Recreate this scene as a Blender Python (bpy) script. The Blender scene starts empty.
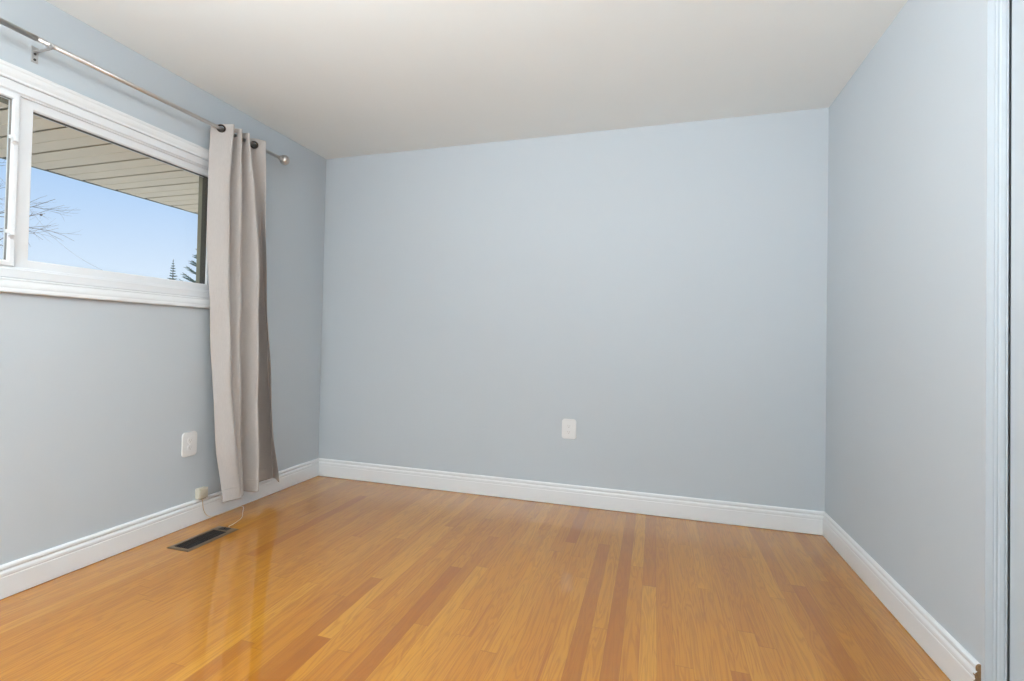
import bpy, bmesh, math, random
from mathutils import Vector, Matrix

random.seed(7)
scene = bpy.context.scene
C = scene.collection

# ------------------------------------------------------------------ camera
cam_d = bpy.data.cameras.new('camera')
cam = bpy.data.objects.new('camera', cam_d)
C.objects.link(cam)
F_PX = 524.81
yaw, pitch, roll = -0.319397, 0.018039, 0.021426
cam_d.sensor_width = 36.0
cam_d.lens = F_PX / 1024 * 36.0
cam_d.shift_x = 30.91 / 1024
cam_d.shift_y = -9.23 / 1024
cam_d.clip_start = 0.05
cam_d.clip_end = 400
fw = Vector((math.sin(yaw) * math.cos(pitch), math.cos(yaw) * math.cos(pitch), math.sin(pitch)))
rt = Vector((math.cos(yaw), -math.sin(yaw), 0))
up = rt.cross(fw)
r2 = rt * math.cos(roll) + up * math.sin(roll)
u2 = up * math.cos(roll) - rt * math.sin(roll)
m = Matrix((r2, u2, -fw)).transposed().to_4x4()
m.translation = Vector((2.4369, -3.4572, 1.0588))
cam.matrix_world = m
scene.camera = cam

# ------------------------------------------------------------------ view, world, sun
scene.view_settings.view_transform = 'Standard'
scene.view_settings.look = 'None'
scene.view_settings.exposure = 0.0
scene.view_settings.gamma = 1.0
scene.view_settings.use_curve_mapping = False

LAMP_STRENGTH = 56.0
GLOBE_STRENGTH = 56.0
LAMP_COLOR = (0.944, 0.980, 1.0)
UPLIGHT_W = 430.0
SKY_STRENGTH = 1.08

world = bpy.data.worlds.new('sky')
scene.world = world
world.use_nodes = True
wn, wl = world.node_tree.nodes, world.node_tree.links
wn.clear()
w_out = wn.new('ShaderNodeOutputWorld')
w_bg = wn.new('ShaderNodeBackground')
w_tc = wn.new('ShaderNodeTexCoord')
w_sep = wn.new('ShaderNodeSeparateXYZ')
w_rmp = wn.new('ShaderNodeValToRGB')
wl.new(w_tc.outputs['Generated'], w_sep.inputs[0])
wl.new(w_sep.outputs['Z'], w_rmp.inputs[0])
wl.new(w_rmp.outputs[0], w_bg.inputs[0])
wl.new(w_bg.outputs[0], w_out.inputs[0])
w_bg.inputs[1].default_value = SKY_STRENGTH
cr = w_rmp.color_ramp
cr.elements[0].position = 0.0
cr.elements[0].color = (0.78, 0.89, 1.0, 1)
cr.elements[1].position = 1.0
cr.elements[1].color = (0.22, 0.42, 0.85, 1)
for pos, col in ((0.10, (0.68, 0.80, 0.97)), (0.24, (0.43, 0.62, 0.92)), (0.45, (0.32, 0.54, 0.88))):
    e = cr.elements.new(pos)
    e.color = (*col, 1)

sun_d = bpy.data.lights.new('sun', 'SUN')
sun_d.energy = 6.4
sun_d.angle = 0.01
sun_d.color = (1.0, 0.95, 0.88)
sun = bpy.data.objects.new('sun', sun_d)
C.objects.link(sun)
sun.rotation_euler = (math.radians(-12), math.radians(38), 0)   # from over the house, lights the yard beyond the eave
sun.location = (8, -3, 12)


# ------------------------------------------------------------------ helpers
def lin(r, g, b):
    f = lambda c: (c / 255 / 12.92) if c / 255 <= 0.04045 else ((c / 255 + 0.055) / 1.055) ** 2.4
    return (f(r), f(g), f(b), 1)


def mat(name, col, rough=0.5, metal=0.0, noise=0.0, scale=30.0, bump=0.0, bscale=200.0, coat=0.0, spec=0.5, stretch=(1, 1, 1)):
    M = bpy.data.materials.new(name)
    M.use_nodes = True
    n, l = M.node_tree.nodes, M.node_tree.links
    b = n['Principled BSDF']
    b.inputs['Base Color'].default_value = col
    b.inputs['Roughness'].default_value = rough
    b.inputs['Metallic'].default_value = metal
    b.inputs['Coat Weight'].default_value = coat
    b.inputs['Specular IOR Level'].default_value = spec
    tc = n.new('ShaderNodeTexCoord')
    mp = n.new('ShaderNodeMapping')
    mp.inputs['Scale'].default_value = stretch
    l.new(tc.outputs['Object'], mp.inputs[0])
    if noise > 0:
        t = n.new('ShaderNodeTexNoise')
        t.inputs['Scale'].default_value = scale
        t.inputs['Detail'].default_value = 4
        l.new(mp.outputs[0], t.inputs['Vector'])
        mx = n.new('ShaderNodeMix')
        mx.data_type = 'RGBA'
        mx.inputs[6].default_value = tuple(c * (1 - noise) for c in col[:3]) + (1,)
        mx.inputs[7].default_value = tuple(min(1, c * (1 + noise)) for c in col[:3]) + (1,)
        l.new(t.outputs['Fac'], mx.inputs[0])
        l.new(mx.outputs[2], b.inputs['Base Color'])
    if bump > 0:
        t2 = n.new('ShaderNodeTexNoise')
        t2.inputs['Scale'].default_value = bscale
        t2.inputs['Detail'].default_value = 3
        l.new(mp.outputs[0], t2.inputs['Vector'])
        bp = n.new('ShaderNodeBump')
        bp.inputs['Strength'].default_value = bump
        bp.inputs['Distance'].default_value = 0.002
        l.new(t2.outputs['Fac'], bp.inputs['Height'])
        l.new(bp.outputs[0], b.inputs['Normal'])
    return M


def obj(name, bm, material, parent=None, smooth=False, world_at=None):
    """link a bmesh as ONE mesh object; coordinates are local to the parent"""
    me = bpy.data.meshes.new(name)
    bmesh.ops.recalc_face_normals(bm, faces=bm.faces)
    bm.to_mesh(me)
    bm.free()
    for mm in (material if isinstance(material, (list, tuple)) else [material]):
        me.materials.append(mm)
    if smooth:
        for p in me.polygons:
            p.use_smooth = True
    o = bpy.data.objects.new(name, me)
    C.objects.link(o)
    if parent:
        o.parent = parent
    if world_at:
        o.location = world_at
    return o


def thing(name, label, cat, loc=(0, 0, 0), rz=0.0, group=None):
    o = bpy.data.objects.new(name, None)
    o.empty_display_size = 0.1
    C.objects.link(o)
    o.location = loc
    o.rotation_euler = (0, 0, rz)
    tag(o, label, cat, group)
    return o


def tag(o, label, cat, group=None, kind=None):
    o['label'] = label
    o['category'] = cat
    if group:
        o['group'] = group
    if kind:
        o['kind'] = kind
    return o


def struct(o, label, cat):
    return tag(o, label, cat, kind='structure')


def box(bm, x0, x1, y0, y1, z0, z1, bev=0.0, seg=2, mi=0):
    vs = [bm.verts.new((x, y, z)) for x in (x0, x1) for y in (y0, y1) for z in (z0, z1)]
    fs = []
    for idx in ((0, 1, 3, 2), (4, 6, 7, 5), (0, 4, 5, 1), (2, 3, 7, 6), (0, 2, 6, 4), (1, 5, 7, 3)):
        f = bm.faces.new([vs[i] for i in idx])
        f.material_index = mi
        fs.append(f)
    if bev > 0:
        es = list({e for f in fs for e in f.edges})
        bmesh.ops.bevel(bm, geom=es, offset=bev, segments=seg, affect='EDGES', profile=0.6)


def tube(bm, pts, radii, seg=12, cap=True):
    pts = [Vector(p) for p in pts]
    if not isinstance(radii, (list, tuple)):
        radii = [radii] * len(pts)
    rings = []
    ref = None
    for i, p in enumerate(pts):
        a = pts[max(0, i - 1)]
        b = pts[min(len(pts) - 1, i + 1)]
        t = (b - a).normalized()
        if ref is None:
            ref = Vector((0, 0, 1)) if abs(t.z) < 0.9 else Vector((1, 0, 0))
        n1 = (ref - t * ref.dot(t)).normalized()
        n2 = t.cross(n1)
        ref = n1
        rings.append([bm.verts.new(p + (n1 * math.cos(k * 2 * math.pi / seg) + n2 * math.sin(k * 2 * math.pi / seg)) * radii[i]) for k in range(seg)])
    for i in range(len(rings) - 1):
        for k in range(seg):
            bm.faces.new((rings[i][k], rings[i][(k + 1) % seg], rings[i + 1][(k + 1) % seg], rings[i + 1][k]))
    if cap:
        bm.faces.new(rings[0][::-1])
        bm.faces.new(rings[-1])


def torus(bm, c, nrm, R, r, seg=28, sub=10):
    c = Vector(c)
    nrm = Vector(nrm).normalized()
    a = nrm.orthogonal().normalized()
    b = nrm.cross(a)
    rings = []
    for i in range(seg):
        th = i * 2 * math.pi / seg
        d = a * math.cos(th) + b * math.sin(th)
        rings.append([bm.verts.new(c + d * (R + r * math.cos(j * 2 * math.pi / sub)) + nrm * (r * math.sin(j * 2 * math.pi / sub))) for j in range(sub)])
    for i in range(seg):
        for j in range(sub):
            bm.faces.new((rings[i][j], rings[(i + 1) % seg][j], rings[(i + 1) % seg][(j + 1) % sub], rings[i][(j + 1) % sub]))


def sweep(bm, prof, frames, closed=False, cap=True):
    """prof: list of (a, b); frames: list of functions (a, b) -> Vector"""
    rings = [[bm.verts.new(fr(a, b)) for a, b in prof] for fr in frames]
    n = len(prof)
    cnt = len(rings) if closed else len(rings) - 1
    for i in range(cnt):
        r0, r1 = rings[i], rings[(i + 1) % len(rings)]
        for k in range(n):
            bm.faces.new((r0[k], r0[(k + 1) % n], r1[(k + 1) % n], r1[k]))
    if cap and not closed:
        bm.faces.new(rings[0][::-1])
        bm.faces.new(rings[-1])


# ------------------------------------------------------------------ materials
WALL = mat('wall_paint', lin(200, 208, 214), rough=0.85, noise=0.012, scale=2.0, bump=0.05, bscale=350, spec=0.15)
CEIL = mat('ceiling_paint', lin(238, 242, 241), rough=0.8, noise=0.012, scale=3.0, bump=0.05, bscale=250, spec=0.2)
TRIM = mat('white_trim_paint', lin(237, 240, 242), rough=0.28, noise=0.01, scale=8, spec=0.5)
VINYL = mat('white_window_vinyl', lin(234, 237, 240), rough=0.35, noise=0.01, scale=8)
PLAST = mat('white_switch_plastic', lin(236, 238, 239), rough=0.3, noise=0.01, scale=20)
SLOT = mat('slot_shadow_plastic', lin(178, 174, 168), rough=0.6, noise=0.05, scale=60)
BEIGE = mat('beige_aged_plastic', lin(206, 198, 180), rough=0.4, noise=0.03, scale=40)
BEIGED = mat('dark_beige_plastic', lin(120, 112, 98), rough=0.5, noise=0.05, scale=60)
CORDM = mat('cream_cord_vinyl', lin(232, 214, 184), rough=0.4, noise=0.03, scale=90)
NICKEL = mat('brushed_nickel', lin(206, 202, 198), rough=0.34, metal=1.0, noise=0.08, scale=60, stretch=(1, 0.05, 1))
SATIN = mat('satin_bracket_metal', lin(186, 186, 186), rough=0.5, metal=0.5, noise=0.05, scale=60)
SCREWM = mat('dark_screw_metal', lin(88, 84, 80), rough=0.4, metal=0.9, noise=0.1, scale=80)
GROM = mat('dark_bronze_grommet', lin(62, 52, 46), rough=0.4, metal=0.7, noise=0.1, scale=60)
OLIVE = mat('olive_exterior_paint', lin(134, 130, 112), rough=0.6, noise=0.05, scale=20)
SEAL = mat('black_glazing_seal', lin(62, 58, 50), rough=0.6, noise=0.1, scale=60)
GREYSEAL = mat('grey_glazing_seal', lin(132, 128, 124), rough=0.6, noise=0.1, scale=60)
SOFFIT = mat('cream_vinyl_soffit', lin(236, 222, 198), rough=0.5, noise=0.03, scale=6)
FASCIA = mat('grey_green_fascia', lin(120, 124, 118), rough=0.5, noise=0.04, scale=12)
BRONZE = mat('bronze_register_metal', lin(128, 108, 84), rough=0.38, metal=0.55, noise=0.12, scale=50)
DARKM = mat('dark_register_metal', lin(44, 40, 38), rough=0.45, metal=0.5, noise=0.15, scale=60)
BLACK = mat('duct_darkness', lin(14, 13, 12), rough=0.9, noise=0.1, scale=20)
RAWWOOD = mat('raw_fibreboard', lin(138, 112, 80), rough=0.85, noise=0.45, scale=160)
BARK = mat('grey_brown_bark', lin(92, 84, 80), rough=0.9, noise=0.25, scale=14)
NEEDLE = mat('spruce_needles', lin(74, 96, 92), rough=0.8, noise=0.3, scale=9)
BUD = mat('dry_seed_clusters', lin(96, 92, 88), rough=0.9, noise=0.2, scale=30)
WIRE = mat('aged_utility_wire', lin(150, 158, 166), rough=0.7, noise=0.1, scale=5)
GRASS = mat('pale_lawn', lin(190, 182, 168), rough=0.95, noise=0.2, scale=1.5)
SIDING = mat('exterior_siding', lin(200, 196, 184), rough=0.7, noise=0.05, scale=5)


def make_glass():
    M = bpy.data.materials.new('clear_window_glass')
    M.use_nodes = True
    n, l = M.node_tree.nodes, M.node_tree.links
    n.clear()
    out = n.new('ShaderNodeOutputMaterial')
    mix = n.new('ShaderNodeMixShader')
    tr = n.new('ShaderNodeBsdfTransparent')
    tr.inputs[0].default_value = (0.97, 0.985, 0.98, 1)
    gl = n.new('ShaderNodeBsdfGlossy')
    gl.inputs['Roughness'].default_value = 0.01
    fr = n.new('ShaderNodeFresnel')
    fr.inputs['IOR'].default_value = 1.45
    gm = n.new('ShaderNodeNewGeometry')
    sb = n.new('ShaderNodeMath')
    sb.operation = 'SUBTRACT'
    sb.inputs[0].default_value = 1.0
    l.new(gm.outputs['Backfacing'], sb.inputs[1])
    ml = n.new('ShaderNodeMath')
    ml.operation = 'MULTIPLY'
    l.new(fr.outputs[0], ml.inputs[0])
    l.new(sb.outputs[0], ml.inputs[1])
    l.new(ml.outputs[0], mix.inputs[0])
    l.new(tr.outputs[0], mix.inputs[1])
    l.new(gl.outputs[0], mix.inputs[2])
    l.new(mix.outputs[0], out.inputs[0])
    return M


GLASS = make_glass()


def make_fabric():
    M = bpy.data.materials.new('greige_curtain_fabric')
    M.use_nodes = True
    n, l = M.node_tree.nodes, M.node_tree.links
    b = n['Principled BSDF']
    b.inputs['Roughness'].default_value = 0.75
    b.inputs['Specular IOR Level'].default_value = 0.25
    b.inputs['Sheen Weight'].default_value = 0.2
    tc = n.new('ShaderNodeTexCoord')
    mp = n.new('ShaderNodeMapping')
    mp.inputs['Scale'].default_value = (400, 400, 40)
    l.new(tc.outputs['Object'], mp.inputs[0])
    t = n.new('ShaderNodeTexNoise')
    t.inputs['Scale'].default_value = 1.0
    l.new(mp.outputs[0], t.inputs['Vector'])
    mx = n.new('ShaderNodeMix')
    mx.data_type = 'RGBA'
    mx.inputs[6].default_value = lin(194, 188, 184)
    mx.inputs[7].default_value = lin(214, 208, 203)
    l.new(t.outputs['Fac'], mx.inputs[0])
    l.new(mx.outputs[2], b.inputs['Base Color'])
    # slow wrinkles of hanging cloth
    t3 = n.new('ShaderNodeTexNoise')
    t3.inputs['Scale'].default_value = 7.0
    t3.inputs['Detail'].default_value = 3
    l.new(tc.outputs['Object'], t3.inputs['Vector'])
    bp = n.new('ShaderNodeBump')
    bp.inputs['Strength'].default_value = 0.35
    bp.inputs['Distance'].default_value = 0.012
    l.new(t3.outputs['Fac'], bp.inputs['Height'])
    l.new(bp.outputs[0], b.inputs['Normal'])
    tl = n.new('ShaderNodeBsdfTranslucent')
    tl.inputs[0].default_value = lin(205, 192, 182)
    mix = n.new('ShaderNodeMixShader')
    mix.inputs[0].default_value = 0.16
    out = n['Material Output']
    l.new(b.outputs[0], mix.inputs[1])
    l.new(tl.outputs[0], mix.inputs[2])
    l.new(mix.outputs[0], out.inputs[0])
    return M


FABRIC = make_fabric()


def make_floor():
    """honey oak strips running toward the back wall, varnished"""
    M = bpy.data.materials.new('varnished_oak_strips')
    M.use_nodes = True
    n, l = M.node_tree.nodes, M.node_tree.links
    b = n['Principled BSDF']

    def mth(op, a, c=None, d=None):
        q = n.new('ShaderNodeMath')
        q.operation = op
        for i, v in enumerate((a, c, d)):
            if v is None:
                continue
            if isinstance(v, (int, float)):
                q.inputs[i].default_value = v
            else:
                l.new(v, q.inputs[i])
        return q.outputs[0]

    def comb(x, y, z):
        q = n.new('ShaderNodeCombineXYZ')
        for i, v in enumerate((x, y, z)):
            if isinstance(v, (int, float)):
                q.inputs[i].default_value = v
            else:
                l.new(v, q.inputs[i])
        return q.outputs[0]

    def noise(vec, scale, detail=3, dist=0.0):
        q = n.new('ShaderNodeTexNoise')
        q.inputs['Scale'].default_value = scale
        q.inputs['Detail'].default_value = detail
        q.inputs['Distortion'].default_value = dist
        l.new(vec, q.inputs['Vector'])
        return q.outputs['Fac']

    def wnoise(vec):
        q = n.new('ShaderNodeTexWhiteNoise')
        q.noise_dimensions = '3D'
        l.new(vec, q.inputs['Vector'])
        return q.outputs['Value']

    def mixc(f, a, c, mode='MIX'):
        q = n.new('ShaderNodeMix')
        q.data_type = 'RGBA'
        q.blend_type = mode
        if isinstance(f, (int, float)):
            q.inputs[0].default_value = f
        else:
            l.new(f, q.inputs[0])
        for i, v in ((6, a), (7, c)):
            if isinstance(v, tuple):
                q.inputs[i].default_value = v
            else:
                l.new(v, q.inputs[i])
        return q.outputs[2]

    tc = n.new('ShaderNodeTexCoord')
    sp = n.new('ShaderNodeSeparateXYZ')
    l.new(tc.outputs['Object'], sp.inputs[0])
    X, Y = sp.outputs[0], sp.outputs[1]
    bx = mth('DIVIDE', X, 0.0572)
    i = mth('FLOOR', bx)
    fx = mth('SUBTRACT', bx, i)
    hrow = wnoise(comb(i, 3.7, 1.1))
    hlen = wnoise(comb(i, 9.1, 5.3))
    by = mth('ADD', mth('DIVIDE', Y, mth('ADD', mth('MULTIPLY', hlen, 1.0), 0.9)), mth('MULTIPLY', hrow, 11.0))
    j = mth('FLOOR', by)
    fy = mth('SUBTRACT', by, j)
    hb = wnoise(comb(i, j, 0.5))
    hb2 = wnoise(comb(i, j, 7.5))
    rp = n.new('ShaderNodeValToRGB')
    e = rp.color_ramp.elements
    e[0].position, e[0].color = 0.0, FLOOR_COL[0]
    e[1].position, e[1].color = 1.0, FLOOR_COL[4]
    for pos, c in ((0.09, FLOOR_COL[1]), (0.45, FLOOR_COL[2]), (0.8, FLOOR_COL[3])):
        q = e.new(pos)
        q.color = c
    l.new(hb, rp.inputs[0])
    base = rp.outputs[0]
    # fine pores along the strip
    gv = comb(mth('MULTIPLY', X, 260.0), mth('MULTIPLY', Y, 7.0), mth('MULTIPLY', hb2, 40.0))
    g1 = noise(gv, 1.0, 4)
    # cathedral figure
    cv = comb(mth('MULTIPLY', X, 26.0), mth('MULTIPLY', Y, 1.7), mth('MULTIPLY', hb2, 60.0))
    g2 = noise(cv, 1.0, 2, 0.6)
    rings = mth('SINE', mth('MULTIPLY', g2, 52.0))
    rings = mth('MULTIPLY', mth('ADD', rings, 1.0), 0.5)
    rings = mth('POWER', rings, 2.0)
    # slow mineral streaks
    sv = comb(mth('MULTIPLY', X, 70.0), mth('MULTIPLY', Y, 1.6), mth('MULTIPLY', hb2, 20.0))
    g3 = noise(sv, 1.0, 2)
    col = mixc(mth('MULTIPLY', rings, 0.38), base, lin(152, 92, 28))
    pore = n.new('ShaderNodeMapRange')
    pore.inputs['From Min'].default_value = 0.55
    pore.inputs['From Max'].default_value = 0.75
    l.new(g1, pore.inputs['Value'])
    col = mixc(mth('MULTIPLY', pore.outputs[0], 0.22), col, lin(146, 90, 32))
    st = n.new('ShaderNodeMapRange')
    st.inputs['From Min'].default_value = 0.60
    st.inputs['From Max'].default_value = 0.78
    l.new(g3, st.inputs['Value'])
    col = mixc(mth('MULTIPLY', st.outputs[0], 0.65), col, lin(158, 92, 28))
    # joints
    ex = mth('MINIMUM', fx, mth('SUBTRACT', 1.0, fx))
    jx = mth('LESS_THAN', ex, 0.012)
    ey = mth('MINIMUM', fy, mth('SUBTRACT', 1.0, fy))
    jy = mth('LESS_THAN', ey, 0.0012)
    jn = mth('MAXIMUM', jx, jy)
    col = mixc(mth('MULTIPLY', jn, 0.3), col, lin(104, 62, 30))
    l.new(col, b.inputs['Base Color'])
    b.inputs['Roughness'].default_value = 0.42
    b.inputs['Specular IOR Level'].default_value = 0.1
    b.inputs['Coat Weight'].default_value = 1.0
    b.inputs['Coat Roughness'].default_value = 0.008
    b.inputs['Coat IOR'].default_value = 1.65
    # varnish waves: each strip cups a little
    cup = mth('MULTIPLY', mth('ABSOLUTE', mth('SUBTRACT', fx, 0.5)), 0.5)
    wav = noise(comb(mth('MULTIPLY', X, 6.0), mth('MULTIPLY', Y, 2.0), 0.0), 1.0, 2)
    hgt = mth('ADD', cup, mth('MULTIPLY', wav, 1.0))
    bp = n.new('ShaderNodeBump')
    bp.inputs['Strength'].default_value = 0.06
    bp.inputs['Distance'].default_value = 0.002
    l.new(hgt, bp.inputs['Height'])
    l.new(bp.outputs[0], b.inputs['Normal'])
    return M


FLOOR_COL = [lin(168, 102, 25), lin(186, 120, 29), lin(191, 126, 32), lin(195, 131, 35), lin(203, 141, 42)]
OAK = make_floor()

# ------------------------------------------------------------------ room shell
W, H, D = 3.368, 2.44, -4.35
WT = 0.16
WY0, WY1, WZ0, WZ1 = -3.10, -1.013, 1.268, 2.052      # window opening
CY0, CY1, CH = -2.95, -1.515, 2.135                      # closet opening

bm = bmesh.new()
box(bm, -0.16, W + 0.75, D - 0.14, 0.14, -0.10, 0.0)
struct(obj('floor', bm, OAK), 'glossy honey oak strip floor running to the back wall', 'floor')

bm = bmesh.new()
box(bm, -0.16, W + 0.75, D - 0.14, 0.14, H, H + 0.12)
struct(obj('ceiling', bm, CEIL), 'plain off-white painted ceiling', 'ceiling')

bm = bmesh.new()
box(bm, -WT, 0, D, 0, 0, WZ0)
box(bm, -WT, 0, D, 0, WZ1, H)
box(bm, -WT, 0, D, WY0, WZ0, WZ1)
box(bm, -WT, 0, WY1, 0, WZ0, WZ1)
struct(obj('wall_left', bm, WALL), 'pale blue-grey wall with the window', 'wall')

bm = bmesh.new()
box(bm, -WT, W + 0.75, 0, 0.14, 0, H)
struct(obj('wall_back', bm, WALL), 'pale blue-grey wall facing the camera', 'wall')

bm = bmesh.new()
box(bm, W, W + 0.018, CY1, 0, 0, H)
box(bm, W + 0.018, W + 0.11, CY1 + 0.035, 0, 0, H)
box(bm, W, W + 0.11, CY0, CY1, CH, H)
box(bm, W, W + 0.11, D, CY0, 0, H)
struct(obj('wall_right', bm, WALL), 'pale blue-grey right-hand wall ending at the closet', 'wall')

bm = bmesh.new()
box(bm, -WT, W + 0.75, D - 0.14, D, 0, H)
struct(obj('wall_rear', bm, WALL), 'pale blue-grey wall behind the viewer', 'wall')

bm = bmesh.new()   # inside of the closet
box(bm, W + 0.70, W + 0.75, D, 0, 0, H)
box(bm, W + 0.11, W + 0.70, CY1 + 0.35, CY1 + 0.39, 0, H)
box(bm, W + 0.11, W + 0.70, CY0 - 0.39, CY0 - 0.35, 0, H)
struct(obj('wall_closet', bm, WALL), 'closet interior wall behind the door at right', 'wall')

# baseboards: moulded profile, (thickness, height)
BB = [(0, 0), (0.0095, 0), (0.0145, 0.0032), (0.0142, 0.084), (0.0126, 0.0868), (0.0126, 0.0885), (0.0140, 0.0915),
      (0.0138, 0.1000), (0.0118, 0.1050), (0.0080, 0.1085), (0.0066, 0.1110), (0.0080, 0.1135), (0.0112, 0.1155), (0.0122, 0.1200), (0.0112, 0.1265),
      (0.0075, 0.1312), (0.0040, 0.133), (0, 0.133)]
bm = bmesh.new()
sweep(bm, BB, [lambda a, b: Vector((a, D, b)), lambda a, b: Vector((a, -a, b))])
struct(obj('baseboard_left', bm, TRIM), 'white moulded baseboard under the window wall', 'baseboard')
bm = bmesh.new()
sweep(bm, BB, [lambda a, b: Vector((a, -a, b)), lambda a, b: Vector((W - a, -a, b))])
struct(obj('baseboard_back', bm, TRIM), 'white moulded baseboard along the back wall', 'baseboard')
bm = bmesh.new()
sweep(bm, BB, [lambda a, b: Vector((W - a, -a, b)), lambda a, b: Vector((W - a, CY1 + 0.022, b))])
bbr = struct(obj('baseboard_right', bm, TRIM), 'white moulded baseboard with a chipped cut end by the closet', 'baseboard')
bm = bmesh.new()      # raw sawn end, chipped at the top corner
sweep(bm, [(a * 0.97, b * 0.992) for a, b in BB], [lambda a, b: Vector((W - a, CY1 + 0.022, b)),
           lambda a, b: Vector((W - a * (0.97 if b < 0.1 else 0.86), CY1 + 0.0185 + 0.0016 * math.sin(b * 190) ** 2, b * 0.99))])
ce = obj('cut_end', bm, RAWWOOD, bbr)
ce['label'] = 'bare brown chipped end of the baseboard'
bm = bmesh.new()
for (zc, dz, xa) in ((0.122, 0.006, 0.0102), (0.112, 0.004, 0.0092), (0.098, 0.005, 0.0135), (0.078, 0.006, 0.0142), (0.05, 0.008, 0.0145)):
    box(bm, W - xa - 0.0006, W - xa + 0.003, CY1 + 0.020, CY1 + 0.020 + 0.012 * random.uniform(0.4, 1), zc - dz / 2, zc + dz / 2, 0.0005, 1)
ch = obj('paint_chip', bm, RAWWOOD, bbr)

# closet door frame moulding (the vertical grooved strips at the far right) and the closet door
JB = [(W + 0.0170, -1.510), (W + 0.0200, -1.5150), (W + 0.0250, -1.5156), (W + 0.0275, -1.5148), (W + 0.0290, -1.5140),
      (W + 0.0310, -1.5146), (W + 0.0340, -1.5156), (W + 0.0430, -1.5158), (W + 0.0460, -1.5150), (W + 0.0475, -1.5142),
      (W + 0.0500, -1.5148), (W + 0.0515, -1.5148), (W + 0.0515, -1.482), (W + 0.0170, -1.482)]
bm = bmesh.new()
sweep(bm, JB, [lambda a, b: Vector((a, b, 0)), lambda a, b: Vector((a, b, CH))])
struct(obj('trim_2', bm, WALL), 'pale blue grooved frame strip beside the closet door', 'door frame')
d1 = bpy.data.objects.new('door_1', None)
C.objects.link(d1)
d1.location = (W + 0.0550, -1.519, 0.012)
struct(d1, 'pale blue closet door at the right edge', 'door')
bm = bmesh.new()
box(bm, 0, 0.035, -0.70, 0, 0, CH - 0.02, 0.0015, 2)
box(bm, 0, 0.035, -1.405, -0.705, 0, CH - 0.02, 0.0015, 2)
obj('door_slab', bm, WALL, d1)
bm = bmesh.new()
tube(bm, [(-0.0, -0.66, 0.95), (-0.014, -0.66, 0.95), (-0.018, -0.66, 0.95), (-0.03, -0.66, 0.95), (-0.034, -0.66, 0.95)], [0.007, 0.006, 0.014, 0.016, 0.010], 20)
obj('door_knob', bm, NICKEL, d1, True)

# ------------------------------------------------------------------ window
def ring_sweep(bm, prof, y0, y1, z0, z1):
    """picture-frame moulding: prof (outward offset from the inner rectangle, x)"""
    sweep(bm, prof, [lambda a, b: Vector((b, y0 - a, z0 - a)), lambda a, b: Vector((b, y1 + a, z0 - a)),
                     lambda a, b: Vector((b, y1 + a, z1 + a)), lambda a, b: Vector((b, y0 - a, z1 + a))], closed=True)


bm = bmesh.new()
CP = [(0, 0), (0, 0.0085), (0.0025, 0.0110), (0.0065, 0.0115), (0.0095, 0.0095), (0.0125, 0.0105), (0.022, 0.0150), (0.030, 0.0170),
      (0.036, 0.0172), (0.039, 0.0160), (0.042, 0.0168), (0.046, 0.0190), (0.053, 0.0200), (0.0565, 0.0190), (0.058, 0.0165), (0.058, 0)]
ring_sweep(bm, CP, WY0, WY1, WZ0, WZ1)
struct(obj('trim_1', bm, TRIM), 'white moulded casing around the window', 'window casing')

win = bpy.data.objects.new('window_1', None)
C.objects.link(win)
win.location = (0, (WY0 + WY1) / 2, WZ0)
struct(win, 'white vinyl sliding window above the left wall', 'window')
oy, oz = win.location.y, win.location.z


def wobj(name, bm, material, smooth=False, parent=None):
    for v in bm.verts:
        v.co.y -= oy
        v.co.z -= oz
    o = obj(name, bm, material, parent or win, smooth)
    return o


def rframe(bm, y0, y1, z0, z1, w, x0, x1, step=0.004):
    """rectangular frame of width w (inside the given outer rectangle) from x0 (outside) to x1 (room side)"""
    prof = [(0, x0), (0, x1 - step), (-step, x1), (-w + step, x1), (-w, x1 - step), (-w, x0)]
    sweep(bm, prof, [lambda a, b: Vector((b, y0 - a, z0 - a)), lambda a, b: Vector((b, y1 + a, z0 - a)),
                     lambda a, b: Vector((b, y1 + a, z1 + a)), lambda a, b: Vector((b, y0 - a, z1 + a))], closed=True)


bm = bmesh.new()
rframe(bm, WY0, WY1, WZ0, WZ1, 0.040, -0.095, 0.004)
rframe(bm, WY0 + 0.0385, WY1 - 0.0385, WZ0 + 0.0385, WZ1 - 0.0385, 0.008, -0.09, -0.004, 0.002)
wobj('window_frame', bm, VINYL)
bm = bmesh.new()
rframe(bm, -2.058, WY1 - 0.040, WZ0 + 0.040, WZ1 - 0.040, 0.042, -0.060, -0.014)
box(bm, -0.058, -0.0142, -2.030, -1.999, WZ0 + 0.06, WZ1 - 0.06, 0.002, 1)
fs = wobj('fixed_sash', bm, VINYL)
bm = bmesh.new()
box(bm, -0.036, -0.030, -2.01, WY1 - 0.080, WZ0 + 0.082, WZ1 - 0.082)
wobj('pane', bm, GLASS, parent=fs)
bm = bmesh.new()      # dark glazing seal along right and top
rframe(bm, -2.002, WY1 - 0.0815, WZ0 + 0.0715, WZ1 - 0.0805, 0.002, -0.052, -0.0285, 0.001)
box(bm, -0.058, -0.024, WY1 - 0.0880, WY1 - 0.0815, WZ0 + 0.0765, WZ1 - 0.0845)
wobj('glazing_seal', bm, SEAL, parent=fs)
bm = bmesh.new()
rframe(bm, WY0 + 0.046, -2.055, WZ0 + 0.046, WZ1 - 0.046, 0.024, -0.030, 0.002)
ss = wobj('sliding_sash', bm, VINYL)
bm = bmesh.new()
box(bm, -0.017, -0.011, WY0 + 0.068, -2.077, WZ0 + 0.068, WZ1 - 0.068)
wobj('pane', bm, GLASS, parent=ss)
bm = bmesh.new()
rframe(bm, WY0 + 0.069, -2.078, WZ0 + 0.069, WZ1 - 0.069, 0.003, -0.019, -0.009, 0.001)
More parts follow.
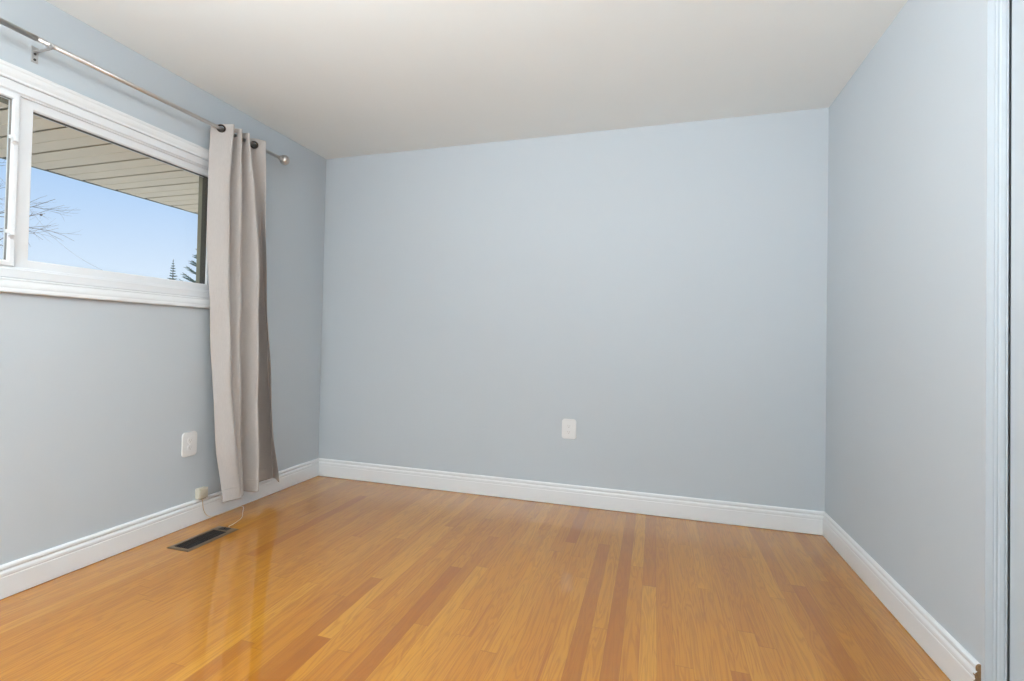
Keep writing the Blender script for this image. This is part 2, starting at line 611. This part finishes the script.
wobj('glazing_seal', bm, GREYSEAL, parent=ss)
for zc in (1.823, 1.449):
    bm = bmesh.new()
    box(bm, 0.002, 0.007, -2.086, -2.064, zc - 0.022, zc + 0.022, 0.002, 2)
    box(bm, 0.006, 0.020, -2.084, -2.066, zc - 0.013, zc + 0.013, 0.004, 2)
    box(bm, 0.010, 0.018, -2.098, -2.080, zc - 0.006, zc + 0.008, 0.003, 2)
    wobj('sash_latch', bm, VINYL, parent=ss)
bm = bmesh.new()      # outside brick mould, olive
rframe(bm, WY0 + 0.03, WY1 - 0.062, WZ0 + 0.03, WZ1 - 0.050, 0.018, -0.094, -0.060)
bm.verts.ensure_lookup_table()
wobj('outer_jamb', bm, OLIVE)

# ------------------------------------------------------------------ wall plates
def outlet(name, label, loc, rz, group, wid, hei):
    t = thing(name, label, 'outlet', loc, rz, group)
    w, h = wid / 2, hei / 2
    bm = bmesh.new()           # plate in local x (width) / z, facing local -y
    bmv = []
    n = 6
    r = 0.019
    for (cx, cz, a0) in ((w - r, h - r, 0), (-w + r, h - r, 90), (-w + r, -h + r, 180), (w - r, -h + r, 270)):
        for k in range(n + 1):
            a = math.radians(a0 + 90 * k / n)
            bmv.append((cx + r * math.cos(a), cz + r * math.sin(a)))
    sweep(bm, bmv, [lambda a, b: Vector((a, 0, b)), lambda a, b: Vector((a, -0.0035, b)),
                    lambda a, b: Vector((a * 0.965, -0.0062, b * 0.975)), lambda a, b: Vector((a * 0.90, -0.0066, b * 0.93))])
    obj('cover_plate', bm, PLAST, t)
    for s in (1, -1):
        zc = s * 0.0195
        bm = bmesh.new()
        pr = []
        for k in range(28):
            a = 2 * math.pi * k / 28
            pr.append((0.0172 * math.cos(a), max(-0.0142, min(0.0142, 0.0172 * math.sin(a)))))
        sweep(bm, pr, [lambda a, b: Vector((a, -0.006, b + zc)), lambda a, b: Vector((a, -0.0078, b + zc)), lambda a, b: Vector((a * 0.95, -0.0084, b * 0.95 + zc))])
        rc = obj('receptacle', bm, PLAST, t)
        bm = bmesh.new()
        box(bm, -0.0072, -0.0054, -0.0088, -0.0078, zc - 0.001, zc + 0.007)
        box(bm, 0.0054, 0.0072, -0.0088, -0.0078, zc - 0.001, zc + 0.006)
        tube(bm, [(0, -0.0078, zc - 0.0075), (0, -0.0088, zc - 0.0075)], 0.0024, 12)
        obj('slot', bm, SLOT, rc)
    bm = bmesh.new()
    tube(bm, [(0, -0.006, 0), (0, -0.0082, 0), (0, -0.0088, 0)], [0.0034, 0.0034, 0.0022], 14)
    obj('screw', bm, PLAST, t, True)
    return t


outlet('wall_outlet', 'white wall outlet on the back wall', (1.914, 0.0, 0.494), 0, 'white wall outlets', 0.094, 0.131)
outlet('wall_outlet', 'white wall outlet under the window, left of the curtain', (0.0, -1.192, 0.453), math.radians(90), 'white wall outlets', 0.098, 0.134)

# small beige phone jack on the baseboard and its cord
jk = thing('phone_jack', 'small beige phone jack on top of the baseboard left of the curtain hem', 'phone jack', (0.0, -1.112, 0.134))
bm = bmesh.new()
box(bm, 0.0, 0.032, -0.030, 0.030, 0.002, 0.060, 0.003, 2)
box(bm, 0.028, 0.036, -0.024, 0.024, 0.008, 0.054, 0.002, 2)
obj('jack_body', bm, BEIGE, jk)
bm = bmesh.new()
box(bm, 0.010, 0.030, -0.016, 0.016, -0.0012, 0.0035)
obj('socket', bm, BEIGED, jk)
bm = bmesh.new()
tube(bm, [(0.036, 0, 0.033), (0.0385, 0, 0.033), (0.039, 0, 0.033)], [0.004, 0.0035, 0.0015], 12)
obj('screw', bm, BEIGE, jk)


def smooth_pts(P, k=8):
    P = [Vector(p) for p in P]
    out = []
    for i in range(len(P) - 1):
        p0, p1, p2, p3 = P[max(0, i - 1)], P[i], P[i + 1], P[min(len(P) - 1, i + 2)]
        for s in range(k):
            t = s / k
            out.append(0.5 * ((2 * p1) + (p2 - p0) * t + (2 * p0 - 5 * p1 + 4 * p2 - p3) * t * t + (3 * p1 - p0 - 3 * p2 + p3) * t ** 3))
    out.append(P[-1])
    return out


bm = bmesh.new()
tube(bm, smooth_pts([(0.020, -1.112, 0.1345), (0.0225, -1.110, 0.118), (0.0195, -1.095, 0.06), (0.0188, -1.06, 0.018), (0.021, -1.00, 0.0055),
                     (0.0205, -0.93, 0.004), (0.020, -0.86, 0.0035), (0.024, -0.815, 0.004), (0.056, -0.830, 0.004), (0.115, -0.900, 0.004),
                     (0.185, -0.985, 0.005), (0.222, -1.085, 0.008), (0.232, -1.118, 0.011), (0.233, -1.132, 0.0105)]), 0.0019, 8)
for v in bm.verts:
    v.co -= Vector((0.0, -1.112, 0.134))
obj('cord', bm, CORDM, jk, True)['label'] = 'thin cream cord running along the baseboard to the floor register'

# ------------------------------------------------------------------ floor register
X0, X1, Y0, Y1 = 0.160, 0.298, -1.455, -1.125
rg = thing('floor_register', 'bronze metal floor register with dark louvres near the baseboard', 'floor vent', ((X0 + X1) / 2, (Y0 + Y1) / 2, 0.0))
hx, hy = (X1 - X0) / 2, (Y1 - Y0) / 2
bm = bmesh.new()
ix, iy0, iy1 = hx - 0.024, -hy + 0.022, hy - 0.060
cr_ = [(-1, -1), (1, -1), (1, 1), (-1, 1)]
def reg_ring(z, o, inner=False):
    if inner:
        return [bm.verts.new((sx * (ix + o), (iy0 - o) if sy < 0 else (iy1 + o), z)) for sx, sy in cr_]
    return [bm.verts.new((sx * (hx - o), sy * (hy - o), z)) for sx, sy in cr_]
rr = [reg_ring(0.0, 0), reg_ring(0.0012, 0), reg_ring(0.0046, 0.006), reg_ring(0.005, 0.010), reg_ring(0.005, 0.002, True), reg_ring(0.004, 0, True), reg_ring(0.0006, 0, True)]
for a, b2 in zip(rr, rr[1:]):
    for k in range(4):
        bm.faces.new((a[k], a[(k + 1) % 4], b2[(k + 1) % 4], b2[k]))
obj('frame', bm, BRONZE, rg)
bm = bmesh.new()
box(bm, -ix, ix, iy0, iy1, 0.0002, 0.0008)
obj('duct_dark_sheet', bm, BLACK, rg)  # flat near-black sheet, the dark of the duct put in as colour
ns = 26
for k in range(ns):
    yc = iy0 + (k + 0.5) * (iy1 - iy0) / ns
    bm = bmesh.new()
    for q in ((-ix, -0.0015), (0.0015, ix)):
        vs = [bm.verts.new(p) for p in ((q[0], yc - 0.0028, 0.0012), (q[1], yc - 0.0028, 0.0012), (q[1], yc + 0.0018, 0.0040), (q[0], yc + 0.0018, 0.0040),
                                        (q[0], yc - 0.0018, 0.0008), (q[1], yc - 0.0018, 0.0008), (q[1], yc + 0.0030, 0.0036), (q[0], yc + 0.0030, 0.0036))]
        for f in ((0, 1, 2, 3), (7, 6, 5, 4), (0, 4, 5, 1), (2, 6, 7, 3), (0, 3, 7, 4), (1, 5, 6, 2)):
            bm.faces.new([vs[i] for i in f])
    obj('louvre', bm, DARKM, rg)
bm = bmesh.new()
box(bm, -0.0022, 0.0022, iy0, iy1, 0.0010, 0.0046, 0.0006, 1)
obj('centre_bar', bm, DARKM, rg)
bm = bmesh.new()
box(bm, -0.030, 0.030, iy1 + 0.010, iy1 + 0.046, 0.0048, 0.0060, 0.0006, 1)
lp = obj('lever_plate', bm, DARKM, rg)
bm = bmesh.new()
tube(bm, [(0.0, iy1 + 0.028, 0.0058), (0.002, iy1 + 0.028, 0.010), (0.004, iy1 + 0.030, 0.0135)], [0.003, 0.0026, 0.0034], 10)
obj('lever', bm, DARKM, lp, True)

# ------------------------------------------------------------------ curtain rod
RX, RZ = 0.09, 2.229
rod = thing('curtain_rod', 'brushed nickel curtain rod above the window', 'curtain rod', (0, -1.98, RZ))
def rod_local(bm):
    for v in bm.verts:
        v.co.y += 1.98
        v.co.z -= RZ
bm = bmesh.new()
tube(bm, [(RX, -2.10, RZ - 0.0085), (RX, -0.635, RZ)], 0.0100, 20)
rod_local(bm)
obj('rod_tube', bm, NICKEL, rod, True)
bm = bmesh.new()
tube(bm, [(RX, -3.30, RZ - 0.0155), (RX, -2.06, RZ - 0.0083)], 0.0112, 20)
rod_local(bm)
obj('outer_rod_tube', bm, NICKEL, rod, True)
for ye, s in ((-0.632, 1), (-3.30, -1)):
    prof = [(-0.012, 0.0120), (0.0, 0.0140), (0.010, 0.0145), (0.013, 0.0125), (0.017, 0.0130), (0.019, 0.020), (0.024, 0.0262), (0.032, 0.0308),
            (0.043, 0.0325), (0.054, 0.0308), (0.063, 0.0258), (0.070, 0.0175), (0.073, 0.009), (0.074, 0.001)]
    bm = bmesh.new()
    tube(bm, [(RX, ye + s * a, RZ) for a, r in prof], [r for a, r in prof], 28)
    if s < 0:
        for v in bm.verts:
            v.co.z -= 0.0155
    rod_local(bm)
    obj('finial', bm, NICKEL, rod, True)
for yb in (-2.012, -0.845, -3.22):
    bm = bmesh.new()
    box(bm, 0.0, 0.003, yb - 0.013, yb + 0.013, RZ - 0.060, RZ + 0.006, 0.001, 1)
    # arm and cradle
    box(bm, 0.0, RX, yb - 0.006, yb + 0.006, RZ - 0.0185, RZ - 0.0135, 0.001, 1)
    n = 10
    prev = None
    for k in range(n + 1):
        a = math.radians(180 + 180 * k / n)
        ring = [bm.verts.new((RX + rr_ * math.cos(a), yy, RZ + rr_ * math.sin(a))) for rr_ in (0.0128, 0.0158) for yy in (yb - 0.008, yb + 0.008)]
        if prev:
            for q in ((0, 1), (1, 3), (3, 2), (2, 0)):
                bm.faces.new((prev[q[0]], prev[q[1]], ring[q[1]], ring[q[0]]))
        prev = ring
    rod_local(bm)
    zoff = 0.006 * (yb + 0.635)
    for v in bm.verts:
        v.co.z += zoff
    br = obj('bracket', bm, SATIN, rod)
    for zz in (-0.024, -0.047):
        bm = bmesh.new()
        tube(bm, [(0.0028, yb, RZ + zz), (0.005, yb, RZ + zz), (0.006, yb, RZ + zz)], [0.0052, 0.0048, 0.003], 12)
        rod_local(bm)
        for v in bm.verts:
            v.co.z += zoff
        obj('screw', bm, SCREWM, br, True)

# ------------------------------------------------------------------ curtain
LV = [2.268, 2.0, 1.65, 1.2, 0.75, 0.4, 0.11]
# plan outline (y, x) of the folded cloth at each height, from the window-side edge to the wall-side edge
PL = [
    [(-1.160, .050), (-1.073, .130), (-1.045, .048), (-1.006, .125), (-0.965, .055), (-0.946, .125), (-0.912, .052), (-0.862, .100), (-0.812, .130)],
    [(-1.166, .050), (-1.089, .130), (-1.050, .050), (-1.000, .125), (-0.945, .055), (-0.908, .130), (-0.880, .050), (-0.815, .082), (-0.795, .125)],
    [(-1.163, .050), (-1.088, .130), (-1.040, .062), (-0.990, .125), (-0.930, .052), (-0.854, .130), (-0.815, .055), (-0.734, .050), (-0.775, .120)],
    [(-1.128, .050), (-1.079, .140), (-1.020, .085), (-0.976, .127), (-0.905, .050), (-0.837, .135), (-0.790, .032), (-0.650, .025), (-0.742, .118)],
    [(-1.110, .070), (-1.061, .150), (-1.000, .105), (-0.962, .130), (-0.890, .048), (-0.831, .140), (-0.762, .024), (-0.596, .018), (-0.693, .122)],
    [(-1.098, .100), (-1.033, .165), (-0.975, .120), (-0.942, .128), (-0.870, .046), (-0.824, .150), (-0.742, .022), (-0.560, .016), (-0.666, .126)],
    [(-1.077, .130), (-0.980, .168), (-0.945, .135), (-0.914, .126), (-0.850, .045), (-0.812, .150), (-0.715, .020), (-0.529, .017), (-0.599, .130)],
]


def cat(vals, t):
    i = min(len(vals) - 2, int(t))
    f = t - i
    p0, p1, p2, p3 = vals[max(0, i - 1)], vals[i], vals[i + 1], vals[min(len(vals) - 1, i + 2)]
    return 0.5 * (2 * p1 + (p2 - p0) * f + (2 * p0 - 5 * p1 + 4 * p2 - p3) * f * f + (3 * p1 - p0 - 3 * p2 + p3) * f ** 3)


def lvl(z):
    for i in range(len(LV) - 1):
        if z >= LV[i + 1]:
            return i + (LV[i] - z) / (LV[i] - LV[i + 1])
    return len(LV) - 1


def cloth_xy(s, z):
    lt = max(0.0, lvl(z))
    row = [(cat([PL[q][i][0] for q in range(7)], lt), cat([PL[q][i][1] for q in range(7)], lt)) for i in range(9)]
    return max(0.018, cat([r[1] for r in row], s)), cat([r[0] for r in row], s)


NS = 136
zs = []
z = 2.268
while z > 2.19:
    zs.append(z)
    z -= 0.004
while z > 0.145:
    zs.append(z)
    z -= 0.035
zs += [0.128, 0.118, 0.110]
cur = thing('curtain', 'greige grommet curtain panel gathered at the right end of the rod', 'curtain', (0.09, -0.95, 0.11))
crossings = []
prev = None
for k in range(NS * 4 + 1):
    s = 8 * k / (NS * 4)
    x, y = cloth_xy(s, RZ)
    if prev and (prev[0] - RX) * (x - RX) < 0:
        t_ = Vector((x - prev[0], y - prev[1], 0)).normalized()
        crossings.append((Vector((RX, (y + prev[1]) / 2, RZ)), Vector((t_.y, -t_.x, 0))))
    prev = (x, y)
bm = bmesh.new()
grid = []
for zi, z in enumerate(zs):
    row = []
    for k in range(NS + 1):
        s = 8 * k / NS
        x, y = cloth_xy(s, z)
        # hem thickens a touch, top edge droops toward the free edge
        zz = z
        if z > 2.19:
            zz = z - 0.030 * max(0, 1 - s / 0.9) * (z - 2.19) / 0.078
        if z < 0.3:
            zz = z + 0.004 * math.sin(s * 2.3)
        wr = 0.0016 * math.sin(z * 11 + s * 2.1) * min(1, (2.27 - z) * 2)
        row.append(bm.verts.new((x + wr, y + wr, zz)))
    grid.append(row)
for a in range(len(grid) - 1):
    for k in range(NS):
        f4 = (grid[a][k], grid[a][k + 1], grid[a + 1][k + 1], grid[a + 1][k])
        cc = sum((v.co for v in f4), Vector()) / 4
        if any((cc - c0).length < (0.0185 if k_ in (0, len(crossings) - 1) else 0.0135) for k_, (c0, _) in enumerate(crossings)):
            continue
        f = bm.faces.new(f4)
for v in list(bm.verts):
    if not v.link_faces:
        bm.verts.remove(v)
for v in bm.verts:
    v.co -= Vector((0.09, -0.95, 0.11))
cl = obj('cloth', bm, FABRIC, cur, True)
sm = cl.modifiers.new('thickness', 'SOLIDIFY')
sm.thickness = 0.0016
sm.offset = 0
# stitched hems: raised band along the bottom
bm = bmesh.new()
for side in (1,):
    pr = None
    for k in range(NS + 1):
        s = 8 * k / NS
        pts = []
        for z in (0.186, 0.181):
            x, y = cloth_xy(s, z)
            x1, y1 = cloth_xy(min(8, s + 0.02), z)
            x0, y0 = cloth_xy(max(0, s - 0.02), z)
            t_ = Vector((x1 - x0, y1 - y0, 0)).normalized()
            nn = Vector((t_.y, -t_.x, 0))
            wr = 0.0016 * math.sin(z * 11 + s * 2.1)
            c0 = Vector((x + wr, y + wr, z + 0.004 * math.sin(s * 2.3))) - Vector((0.09, -0.95, 0.11))
            pts.append((bm.verts.new(c0 + nn * 0.0017), bm.verts.new(c0 - nn * 0.0017)))
        if pr:
            for q in range(2):
                bm.faces.new((pr[0][q], pts[0][q], pts[1][q], pr[1][q]))
            bm.faces.new((pr[0][0], pr[0][1], pts[0][1], pts[0][0]))
            bm.faces.new((pr[1][0], pr[1][1], pts[1][1], pts[1][0]))
        pr = pts
obj('hem', bm, FABRIC, cur, True)
for c0, nn in (crossings[0], crossings[-1]):
    bm = bmesh.new()
    torus(bm, c0 - Vector((0.09, -0.95, 0.11)), nn, 0.0190, 0.0050)
    obj('grommet', bm, GROM, cur, True)

# ------------------------------------------------------------------ ceiling lamp (above the frame)
lamp = thing('ceiling_light', 'white dome light on the ceiling near the middle of the room', 'ceiling light', (1.5, -2.4, H))
bm = bmesh.new()
tube(bm, [(0, 0, 0), (0, 0, -0.022), (0, 0, -0.026)], [0.142, 0.142, 0.135], 40)
obj('lamp_base', bm, TRIM, lamp, True)
EM = bpy.data.materials.new('lit_opal_glass')
EM.use_nodes = True
n = EM.node_tree.nodes
n['Principled BSDF'].inputs['Base Color'].default_value = (0.9, 0.9, 0.9, 1)
n['Principled BSDF'].inputs['Emission Color'].default_value = (*LAMP_COLOR, 1)
n['Principled BSDF'].inputs['Emission Strength'].default_value = LAMP_STRENGTH
bm = bmesh.new()
pr = [(0.122 * math.cos(math.radians(a)), -0.026 - 0.085 * math.sin(math.radians(a))) for a in range(0, 91, 9)]
tube(bm, [(0, 0, b) for a, b in pr], [max(a, 0.001) for a, b in pr], 40)
obj('lamp_shade', bm, EM, lamp, True)

# ------------------------------------------------------------------ added unseen uplight behind the viewer, stands in for a bounced flash
LX, LY = 1.25, -4.0
tl_ = thing('fill_uplight', 'unseen uplighter added behind the viewer to bounce fill off the ceiling', 'fill light', (LX, LY, 0))
bm = bmesh.new()
tube(bm, [(0, 0, 0), (0, 0, 0.018), (0, 0, 0.026)], [0.14, 0.14, 0.03], 32)
obj('base', bm, TRIM, tl_)
bm = bmesh.new()
tube(bm, [(0, 0, 0.02), (0, 0, 1.22)], 0.012, 16)
obj('pole', bm, NICKEL, tl_, True)
bm = bmesh.new()
pr = [(0.015, 1.60), (0.07, 1.615), (0.12, 1.65), (0.15, 1.70), (0.146, 1.70), (0.115, 1.655), (0.066, 1.622), (0.002, 1.612)]
tube(bm, [(0, 0, b - 0.40) for a, b in pr], [a for a, b in pr], 36)
obj('bowl_shade', bm, TRIM, tl_, True)
ul = bpy.data.lights.new('fill_uplight_spot', 'SPOT')
ul.energy = UPLIGHT_W
ul.color = LAMP_COLOR
ul.spot_size = math.radians(150)
ul.spot_blend = 1.0
ul.shadow_soft_size = 0.06
uo = bpy.data.objects.new('fill_uplight_spot', ul)
C.objects.link(uo)
uo.parent = tl_
uo.location = (0, 0, 1.34)
uo.rotation_euler = Vector((0.5, 0.48, 1.0)).to_track_quat('-Z', 'Y').to_euler()

gl_ = thing('fill_globe', 'unseen glowing globe on a pole, added as fill from the rear left corner', 'fill light', (0.6, -4.15, 0))  # added glowing globe, out of view, brightens the lower walls
bm = bmesh.new()
tube(bm, [(0, 0, 0), (0, 0, 0.018), (0, 0, 0.026)], [0.13, 0.13, 0.03], 32)
obj('base', bm, TRIM, gl_)
bm = bmesh.new()
tube(bm, [(0, 0, 0.02), (0, 0, 1.40)], 0.012, 16)
obj('pole', bm, NICKEL, gl_, True)
EM2 = EM.copy()
EM2.name = 'fill_globe_glow'
EM2.node_tree.nodes['Principled BSDF'].inputs['Emission Strength'].default_value = GLOBE_STRENGTH
bm = bmesh.new()
bmesh.ops.create_uvsphere(bm, u_segments=32, v_segments=16, radius=0.14, matrix=Matrix.Translation((0, 0, 1.53)))
obj('globe_shade', bm, EM2, gl_, True)

# ------------------------------------------------------------------ outside
bm = bmesh.new()
box(bm, -80, 0.2, -70, 70, -0.9, -0.7)
struct(obj('ground', bm, GRASS), 'open yard outside the window', 'ground')

ev = thing('roof_eave', 'cream ribbed eave soffit above the window outside', 'eave', (-WT, -1.5, 2.06))
SL = -1.0
bm = bmesh.new()
pw = 0.222
ys = -3.9
k = 0
while ys < 4.4:
    # one soffit panel strip: flat face with a recessed V seam
    y0, y1 = ys + 0.010, ys + pw - 0.010
    box(bm, SL, 0, y0 + 1.5, (y0 + y1) / 2 + 1.5, 0.0, 0.006, 0.002, 1)
    box(bm, SL, 0, (y0 + y1) / 2 + 1.5, y1 + 1.5, -0.002, 0.006, 0.002, 1)
    box(bm, SL, 0, y0 + 1.48, y1 + 1.5 + 0.020, 0.008, 0.012)
    ys += pw
obj('soffit', bm, SOFFIT, ev)
bm = bmesh.new()
box(bm, SL - 0.018, SL, -2.5, 6.0, -0.004, 0.16, 0.002, 1)
obj('fascia', bm, FASCIA, ev)


def spruce(name, label, base, height, radius, seed, z_show):
    rnd = random.Random(seed)
    t = thing(name, label, 'tree', base, 0, None)
    bm = bmesh.new()
    tube(bm, [(0, 0, 0), (0, 0, height * 0.5), (0.01, 0, height)], [0.09, 0.05, 0.008], 8)
    obj('trunk', bm, BARK, t)
    bm = bmesh.new()
    zz = z_show
    while zz < height - 0.05:
        f = (height - zz) / height
        rad = radius * (f ** 0.75) * rnd.uniform(0.75, 1.1)
        nb = 7
        for b in range(nb):
            a = 2 * math.pi * (b + rnd.random() * 0.6) / nb
            L = rad * rnd.uniform(0.7, 1.05)
            d = Vector((math.cos(a), math.sin(a), 0))
            lift = rnd.uniform(0.05, 0.22)
            pts = [Vector((0, 0, zz)), d * L * 0.5 + Vector((0, 0, zz - L * 0.06)), d * L + Vector((0, 0, zz + L * lift))]
            w = 0.030 + 0.035 * L
            tube(bm, pts, [w * 0.6, w, 0.006], 5)
            for q in range(5):
                p = pts[0].lerp(pts[2], 0.25 + 0.17 * q)
                sd = d.cross(Vector((0, 0, 1)))
                for sg in (-1, 1):
                    tube(bm, [p, p + (d * 0.6 + sd * sg) * L * 0.16 + Vector((0, 0, -0.02))], [w * 0.5, 0.004], 4)
        zz += rnd.uniform(0.16, 0.24) * (0.6 + f)
    obj('foliage', bm, NEEDLE, t)
    return t


spruce('spruce_tree', 'small pointed spruce standing alone far beyond the window', (-25.0, 20.5, -0.7), 6.25, 0.9, 3, 3.4)

# nearer spruce whose branches reach in from the right, few and long
t = thing('spruce_tree', 'spruce with long bare-tipped boughs at the right edge of the window', 'tree', (-12.0, 10.55, -0.7))
bm = bmesh.new()
tube(bm, [(0, 0, 0), (0, 0, 3.0), (0, 0, 5.1)], [0.12, 0.07, 0.01], 8)
obj('trunk', bm, BARK, t)
bm = bmesh.new()
rnd = random.Random(5)
for zz, L in ((2.9, 1.35), (3.1, 1.25), (3.34, 1.18), (3.58, 1.05), (3.83, 0.92), (4.08, 0.72), (4.32, 0.55), (4.55, 0.42), (4.78, 0.28)):
    for b in range(7):
        a = -math.pi / 2 + b * 2 * math.pi / 7 + (rnd.uniform(-0.2, 0.2) if b else 0)
        LL = L * (1 if b == 0 else rnd.uniform(0.6, 0.85))
        d = Vector((math.cos(a), math.sin(a), 0))
        p0, p1, p2 = Vector((0, 0, zz)), d * LL * 0.55 + Vector((0, 0, zz - 0.07 * LL)), d * LL + Vector((0, 0, zz + 0.16 * LL))
        tube(bm, [p0, p1, p2], [0.022, 0.034, 0.006], 5)
        sd = d.cross(Vector((0, 0, 1)))
        for q in range(9):
            f = 0.2 + q * 0.085
            p = p0.lerp(p1, min(1, f / 0.55)) if f < 0.55 else p1.lerp(p2, (f - 0.55) / 0.45)
            for sg in (-1, 1):
                tube(bm, [p, p + (d * 0.7 + sd * sg * 0.9) * 0.14 + Vector((0, 0, 0.02))], [0.018, 0.004], 4)
obj('foliage', bm, NEEDLE, t)

# leafless tree by the mullion
t = thing('bare_tree', 'leafless twiggy tree seen beside the window mullion', 'tree', (-9.0, 2.35, -0.7))
rnd = random.Random(11)
bm = bmesh.new()


def twig(p, d, L, r, depth):
    pts = [p]
    q = p.copy()
    dd = d.copy()
    for k in range(4):
        dd = (dd + Vector((rnd.uniform(-.22, .22), rnd.uniform(-.22, .22), rnd.uniform(-.2, .22)))).normalized()
        q = q + dd * L / 4
        pts.append(q.copy())
    tube(bm, pts, [r, r * 0.85, r * 0.7, r * 0.55, r * 0.4], 5)
    if depth > 0:
        for k in range(3 if depth > 2 else 2):
            b = pts[1 + k]
            nd = (dd + Vector((rnd.uniform(-.5, .5), rnd.uniform(-.7, .7), rnd.uniform(-.7, .5)))).normalized()
            twig(b, nd, L * rnd.uniform(0.45, 0.68), r * 0.55, depth - 1)
    elif rnd.random() < 0.08:
        bmesh.ops.create_icosphere(bm, subdivisions=1, radius=rnd.uniform(0.015, 0.035), matrix=Matrix.Translation(pts[-1]))


tube(bm, [(0, 0, 0), (0.02, -0.1, 1.8), (0, -0.15, 3.7)], [0.12, 0.09, 0.04], 8)
for zz, ang, L in ((2.9, 0.95, 1.2), (3.3, 1.35, 1.5), (3.6, 1.7, 1.6), (3.7, 1.5, 1.6), (3.6, -1.2, 1.4), (3.5, 2.6, 1.2), (3.6, 0.2, 1.3)):
    twig(Vector((0, -0.13, zz)), Vector((math.cos(ang) * 0.7, math.sin(ang) * 0.85, 0.45)).normalized(), L, 0.009, 3)
obj('branches', bm, BARK, t)

bm = bmesh.new()
tube(bm, smooth_pts([(-9.0, 0.4, 6.0), (-9.0, 2.2, 4.45), (-9.0, 3.33, 3.40), (-9.0, 3.833, 2.90), (-9.0, 4.659, 2.46), (-9.0, 6.2, 2.1), (-9.0, 9.5, 2.3)]), 0.0025, 6)
tag(obj('utility_wire', bm, WIRE, None, True), 'faint thin wire sagging across the sky outside', 'wire')
